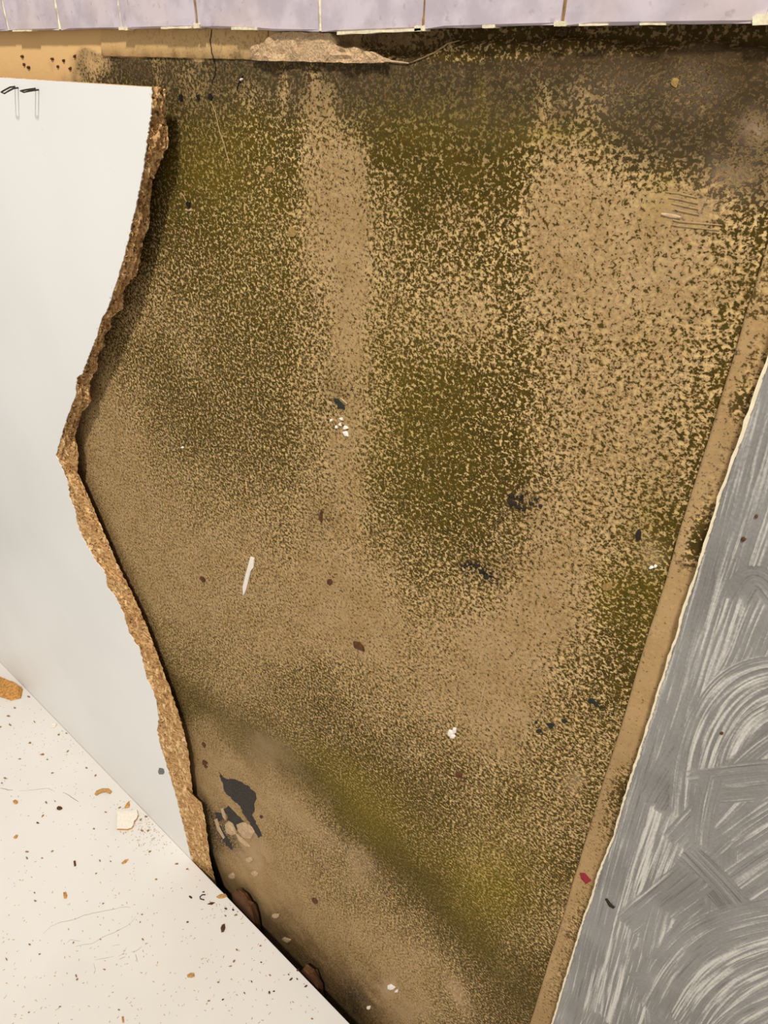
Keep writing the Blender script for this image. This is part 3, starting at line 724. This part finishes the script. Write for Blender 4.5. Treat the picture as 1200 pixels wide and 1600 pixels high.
on_shelf('wood_crumb', rnd_blob(25, 1254, 4, 3, 7, .3), .0014, M_woodchip, 'reddish tan crumb left of the dark tan crumb', 'crumb', .0006)
on_shelf('wood_crumb', rnd_blob(93, 1263.5, 4.5, 3, 7, .3), .0016, M_fibre_dark, 'dark tan crumb midway between the two largest chips', 'crumb', .0006)
on_shelf('wood_crumb', rnd_blob(25, 1308, 4, 2.4, 7, .3, -40), .0014, M_woodchip, 'lone tan crumb below the reddish tan crumb', 'crumb', .0005)
def crescent():
    P = [atz(x, y, SHZ + .0008) for x, y in [(321, 1398), (316, 1398), (312.5, 1401), (313, 1404.5), (319, 1406)]]
    c = sum(P)/len(P); V, F = tube([p - c for p in P], .0008, 6)
    o = mesh_obj('paint_curl', V, F, M_blackspot, None, True); o.location = c; tag(o, 'black crescent-shaped curl on the shelf', 'curl')
crescent()
def white_plug():
    c = atz(84, 1134, SHZ); bm = bmesh.new()
    prof = [(.0, .0012), (.0022, .0014), (.0034, .0028), (.0046, .0028), (.0052, .0016), (.0050, .0001)]; n = 16; rings = []
    for r, h in prof[1:]: rings.append([bm.verts.new((r*math.cos(2*math.pi*k/n), r*math.sin(2*math.pi*k/n), h)) for k in range(n)])
    top = bm.verts.new((0, 0, prof[0][1]))
    for k in range(n): bm.faces.new((top, rings[0][k], rings[0][(k+1) % n]))
    for a, b in zip(rings[:-1], rings[1:]):
        for k in range(n): bm.faces.new((a[k], b[k], b[(k+1) % n], a[(k+1) % n]))
    bm.faces.new(rings[-1][::-1])
    me = bpy.data.meshes.new('plastic_cap'); bm.to_mesh(me); bm.free(); me.materials.append(M_whiteflake); me.shade_smooth()
    o = link(bpy.data.objects.new('plastic_cap', me)); o.location = c; tag(o, 'small round white cap on the shelf by the panel foot', 'cap')
white_plug()
M_crumb = plain('crumb_brown', (158, 124, 84), .9, .4, 700); M_crumb_dark = plain('crumb_dark', (84, 62, 40), .9, .4, 700)
# small crumbs, one object each
CR = [(23, 1106), (13, 1119), (45, 1089), (54, 1128), (16, 1133), (1, 1136), (92, 1148), (104, 1146), (106, 1174), (66, 1179), (31, 1186), (82, 1208), (149, 1212), (135, 1200), (74, 1187), (47, 1161), (8, 1216), (3, 1224), (86, 1252), (72, 1254), (165, 1269), (187, 1262),
      (59, 1286), (67, 1275), (147, 1295), (220, 1281), (228, 1276), (222, 1298), (232, 1298), (234, 1331), (42, 1331), (42, 1341), (173, 1346), (156, 1345), (150, 1365), (244, 1374), (66, 1341), (82, 1330), (54, 1395), (55, 1408), (161, 1412), (222, 1429), (219, 1441), (223, 1468), (157, 1468),
      (115, 1473), (46, 1476), (62, 1491), (10, 1499), (163, 1515), (119, 1525), (121, 1530), (45, 1582), (293, 1441), (298, 1402), (318, 1394), (353, 1420), (364, 1422), (352, 1431), (369, 1430), (408, 1504), (393, 1534), (451, 1523), (455, 1530), (464, 1530), (478, 1541), (465, 1516), (421, 1551), (428, 1549), (348, 1562), (382, 1552), (276, 1350), (293, 1358), (366, 1502), (360, 1510), (407, 1478), (370, 1484), (488, 1592), (422, 1524), (341, 1535), (326, 1564), (94, 1573), (186, 1578)]
dark = {(353, 1420), (364, 1422), (451, 1523), (455, 1530), (464, 1530), (465, 1516), (293, 1441), (298, 1402), (318, 1394), (393, 1534), (348, 1562), (421, 1551), (428, 1549), (59, 1286), (478, 1541), (408, 1504)}
LAND = [(20, 1090, 'around the large orange-brown splinter'), (84, 1140, 'around the small round white cap'), (60, 1235, 'left of the curved tan shaving'), (205, 1285, 'around the square white fragment'), (330, 1400, 'around the black crescent-shaped curl'),
        (140, 1450, 'around the grey scuff lines'), (455, 1530, 'along the shelf edge near the small torn scrap'), (120, 1575, 'on the shelf along the bottom of the picture'), (298, 1525, 'around the lone pale tan flake'), (60, 1335, 'below the lone tan crumb at the left'), (350, 1450, 'around the brown lumpy chip')]
for x, y in CR:
    a = random.uniform(-60, 60); r = random.uniform(1.0, 1.75)*(1.15 if (x, y) in dark else 1)
    dk = (x, y) in dark; tone = 'dark' if dk else 'brown'; where = min(LAND, key=lambda q: math.hypot(x-q[0], y-q[1]))[2]
    on_shelf('crumb', rnd_blob(x, y, r*1.5, r*.8, 6, .35, a), .0007, M_crumb_dark if dk else M_crumb,
             f'tiny {tone} crumb {where}', 'crumb', .0004, .0001, f'{tone} crumbs {where}')
# fine sawdust nobody could count
def dust():
    rr = np.random.RandomState(11); V = []; F = []
    pts = [(rr.uniform(-5, 520), rr.uniform(1040, 1600)) for _ in range(900)] + [(rr.normal(232, 26), rr.normal(1292, 20)) for _ in range(260)] + [(rr.normal(90, 40), rr.normal(1160, 30)) for _ in range(90)] + [(rr.normal(360, 20), rr.normal(1420, 14)) for _ in range(40)]
    for x, y in pts:
        if y < 1036 + x*1.0364 + 3 : continue
        p = atz(x, y, SHZ); d = _n(np.r_[rr.normal(size=2), 0]); s = np.array([-d[1], d[0], 0]); l = rr.uniform(.0006, .0017); w = rr.uniform(.0003, .0007); b = len(V)
        V += [p-d*l-s*w, p-d*l+s*w, p+d*l+s*w*.6, p+d*l-s*w*.6, p+np.array([0, 0, w*.9])]
        F += [(b, b+1, b+2, b+3), (b, b+1, b+4), (b+1, b+2, b+4), (b+2, b+3, b+4), (b+3, b, b+4)]
    o = mesh_obj('sawdust', V, F, M_dust); tag(o, 'fine tan sawdust sprinkled over the white shelf', 'sawdust', None, 'stuff')
M_dust = plain('sawdust', (206, 184, 150), .9, .5, 900)
dust()

# ------------------------------------------------------------------ grey brushed board at the right
YG = -.014
EDGE = [(1330, 140), (1200, 551), (1188, 586), (1175, 622), (1162, 662), (1149, 700), (1140, 722), (1131, 751), (1122, 775), (1114, 805), (1105, 835), (1095, 865), (1087, 889), (1078, 917), (1071, 938), (1063, 962), (1056, 992), (1048, 1012), (1036, 1052), (1026, 1082), (1020, 1104), (1012, 1128), (1003, 1156), (996, 1180), (990, 1196), (973, 1250), (957, 1307), (945, 1335), (933, 1367), (923, 1403), (913, 1427), (897, 1480), (883, 1527), (862, 1597), (830, 1700)]
def grey_material():
    t = NT('grey_brushed_coat'); A = t.n('ShaderNodeAttribute', attribute_name='streak')
    s = t.n('ShaderNodeSeparateColor'); t.t.links.new(A.outputs['Color'], s.inputs[0])
    n = t.noise(900, 3, .6); w = t.noise(24, 3, .5)
    base = t.mix(t.ramp(w, .35, .65), s2l(128, 124, 118), s2l(142, 138, 132))
    col = t.mix(t.ramp(s.outputs[0], .48, .90), base, s2l(204, 199, 188))
    col = t.mix(t.ramp(s.outputs[0], .34, .08, 0, .6), col, s2l(92, 89, 86))
    col = t.mix(t.ramp(n, .35, .7, 0, .18), col, s2l(90, 88, 84))
    t.bump(n, .1, .0004)
    return t.out(col, .5)
M_grey = grey_material()
def grey_board():
    root = empty('grey_board', (.04, YG, 0)); tag(root, 'grey board with swirling brush strokes and a chipped cream left edge', 'board')
    E = np.array([at(x, y, YG) for x, y in EDGE]); o = np.argsort(E[:, 2]); ez, ex = E[o, 2], E[o, 0]
    zt = ez[-1]; xr = .16
    zs = np.arange(0, zt, .004)
    left = np.interp(zs, ez, ex)
    left = left + (fbm(zs*300, zs*0+1.5, 5)-.5)*.0014
    V = []; F = []
    for i, z in enumerate(zs):
        V += [(left[i], YG, z), (xr, YG, z), (xr, YG+.009, z), (left[i]+.0006, YG+.009, z)]
        if i:
            a = 4*(i-1); b = 4*i
            for k in range(4): F.append((a+k, a+(k+1) % 4, b+(k+1) % 4, b+k))
    F += [(0, 1, 2, 3), tuple(range(len(V)-4, len(V)))]
    child(mesh_obj('board', V, F, M_board_core), root)
    # the coat: brushed ridges as relief
    x0 = -.075; dx = .0004
    xs = np.arange(x0, xr-.004, dx); xs = xs[xs < .075]; xs = np.r_[xs, np.linspace(xs[-1]+.002, xr-.002, 30)]
    z1 = at(1000, 1600, YG)[2] - .03
    zz = np.r_[np.linspace(.002, z1, 40)[:-1], np.arange(z1, zt-.002, .00055)]
    X, Z = np.meshgrid(xs, zz); x, z = X.ravel(), Z.ravel()
    lim = np.interp(z, ez, ex) + .0010 + .0007*np.clip(vnoise(z*90, z*0+7, 2)-.35, 0, 1)*2*(z > at(1170, 690, YG)[2]) + .0009*fbm(z*500, z*0+3, 6)
    base_lim = np.interp(z, ez, ex)
    H = np.zeros_like(x)
    def streak(u, v, seed):
        r = .42*vnoise(u/.00062, v/.035, seed) + .34*vnoise(u/.0019, v/.06, seed+5) + .30*vnoise(u/.00045, v/.014, seed+9)
        return .5 + (r/1.06-.5)*1.15
    H = streak(x + .25*z, z, 1)*.7 + .12
    B = lambda px, py: (at(px, py, YG)[0], at(px, py, YG)[2])
    def stroke(pts, wpx, seed, gain=1.0, bias=0.0):
        q = [B(*p) for p in pts]
        # smooth the centre line
        q = np.array(q)
        if len(q) > 2:
            for _ in range(3):
                m = [q[0]]
                for a, b in zip(q[:-1], q[1:]): m += [a*.75+b*.25, a*.25+b*.75]
                q = np.array(m + [q[-1]])
        w = wpx/2900.0
        bb = (x > q[:, 0].min()-w) & (x < q[:, 0].max()+w) & (z > q[:, 1].min()-w) & (z < q[:, 1].max()+w)
        idx = np.nonzero(bb)[0]
        xx, zz_ = x[idx], z[idx]; best = np.full(len(idx), 1e9); U = np.zeros(len(idx)); Vv = np.zeros(len(idx)); s0 = 0
        for k, (a, b) in enumerate(zip(q[:-1], q[1:])):
            d = b-a; L = np.hypot(*d); d = d/L
            t = (xx-a[0])*d[0] + (zz_-a[1])*d[1]; tc = np.clip(t, 0, L)
            if k in (0,): tc = np.minimum(t, L)
            u = (xx-a[0])*-d[1] + (zz_-a[1])*d[0]
            dist = np.hypot(xx-a[0]-d[0]*np.clip(t, 0, L), zz_-a[1]-d[1]*np.clip(t, 0, L))
            m = dist < best; best[m] = dist[m]; U[m] = u[m]; Vv[m] = s0+np.clip(t, 0, L)[m]; s0 += L
        rag = vnoise(U/.0015, U*0+seed, seed)*.008
        endd = np.minimum(Vv, s0-Vv)
        inside = (best < w/2*(.86+.2*vnoise(Vv/.01, U*0, seed))) & (endd > 0)
        mask = inside & (endd >= rag*0)
        h = streak(U, Vv + rag, seed)*gain + bias
        edge = np.clip((np.abs(U)/(w/2)-.8)/.2, 0, 1)
        h = h + .05*edge*(1 if seed % 2 else -1)
        mw = np.clip((1-np.abs(U)/(w/2))/.3, 0, 1)*np.clip(endd/.006 + vnoise(U/.0009, U*0, seed+2)-.4, 0, 1)
        mw = np.clip(mw*1.6 + (vnoise(U/.0008, Vv/.02, seed+3)-.5)*.5, 0, 1)*mask
        H[idx] = H[idx]*(1-mw) + h*mw
    stroke([(1240, 560), (1205, 690), (1150, 880), (1095, 1060), (1040, 1230), (985, 1400), (930, 1600), (915, 1660)], 150, 3, .95)
    stroke([(1290, 640), (1240, 800), (1190, 940), (1140, 1080), (1110, 1170)], 130, 5, 1.0)
    stroke([(1330, 760), (1260, 960), (1210, 1080)], 90, 8, .95, .05)
    stroke([(1225, 900), (1190, 970), (1165, 1040), (1130, 1090)], 60, 11, 1.0, .06)
    stroke([(1225, 950), (1180, 890), (1150, 940)], 40, 12, .8, -.04)
    stroke([(1085, 1180), (1060, 1270), (1020, 1380), (985, 1480), (955, 1600)], 90, 7, 1.15, .05)
    stroke([(1020, 1260), (1060, 1190), (1110, 1130), (1150, 1090)], 60, 13, .75, -.1)
    stroke([(1090, 1290), (1098, 1210), (1120, 1140), (1160, 1085), (1215, 1062), (1290, 1075)], 95, 15, 1.15, .05)
    stroke([(1150, 1250), (1160, 1190), (1190, 1140), (1230, 1120)], 70, 17, 1.1, .05)
    stroke([(1070, 1330), (1130, 1270), (1190, 1205), (1270, 1150)], 90, 19, .95, .0)
    stroke([(1085, 1230), (1150, 1222), (1230, 1215)], 70, 14, .85, .02)
    stroke([(1095, 1320), (1100, 1270), (1115, 1210)], 40, 20, .9)
    stroke([(1150, 1330), (1210, 1290), (1290, 1240)], 90, 21, 1.0, .02)
    stroke([(1130, 1410), (1200, 1360), (1290, 1310)], 80, 23, .95, -.02)
    stroke([(1070, 1330), (1120, 1380), (1170, 1440), (1200, 1480)], 80, 18, .8, -.12)
    stroke([(985, 1450), (1040, 1405), (1090, 1365)], 70, 25, .95, -.02)
    stroke([(1010, 1560), (1020, 1490), (1040, 1420)], 60, 27, .95, .1)
    stroke([(1040, 1510), (1085, 1450), (1120, 1425)], 60, 28, .85, .02)
    stroke([(970, 1640), (990, 1560), (1010, 1490)], 60, 30, .95, .05)
    stroke([(1150, 1680), (1110, 1600), (1060, 1550), (1000, 1545)], 90, 32, .8, -.05)
    stroke([(1030, 1590), (1060, 1530), (1110, 1480), (1170, 1455), (1260, 1440)], 110, 31, 1.0, .0)
    stroke([(1080, 1610), (1120, 1550), (1180, 1510), (1270, 1490)], 100, 33, 1.1, .06)
    stroke([(1120, 1650), (1170, 1600), (1240, 1570)], 90, 35, 1.0, .05)
    H += (vnoise(x/.0008, z/.0008, 77)-.5)*.12
    ok = x >= lim
    y = YG - .0006 - .0011*np.clip(H, 0, 1.2)
    xq = np.where(ok, x, np.maximum(x, lim))            # columns left of the ragged limit fold onto it
    P = np.stack([xq, np.where(ok, y, YG-.0001), z], 1)
    col = np.stack([np.clip(H, 0, 1)]*3 + [np.ones_like(H)], 1)
    g = grid_mesh('brushed_coat', P, len(xs), len(zz), M_grey, None, {'streak': col})
    child(g, root); g['label'] = 'grey coat with swirling brush ridges'
    for px, py, r in [(1182, 806, 3), (1162, 842, 3.5), (1128, 1145, 2.5)]:
        pts = [at(a, b, YG-.0012) for a, b in rnd_blob(px, py, r, r, 7, .3)]
        child(slab('rust_speck', pts, OUT, .0006, M_brown, None, .0003), root)
    pts = [at(a, b, YG-.0012) for a, b in [(946, 1404), (949, 1404), (955, 1412), (961, 1417), (959, 1419), (952, 1415)]]
    child(slab('dark_speck', pts, OUT, .0007, M_blackspot, None, .0002), root)
grey_board()
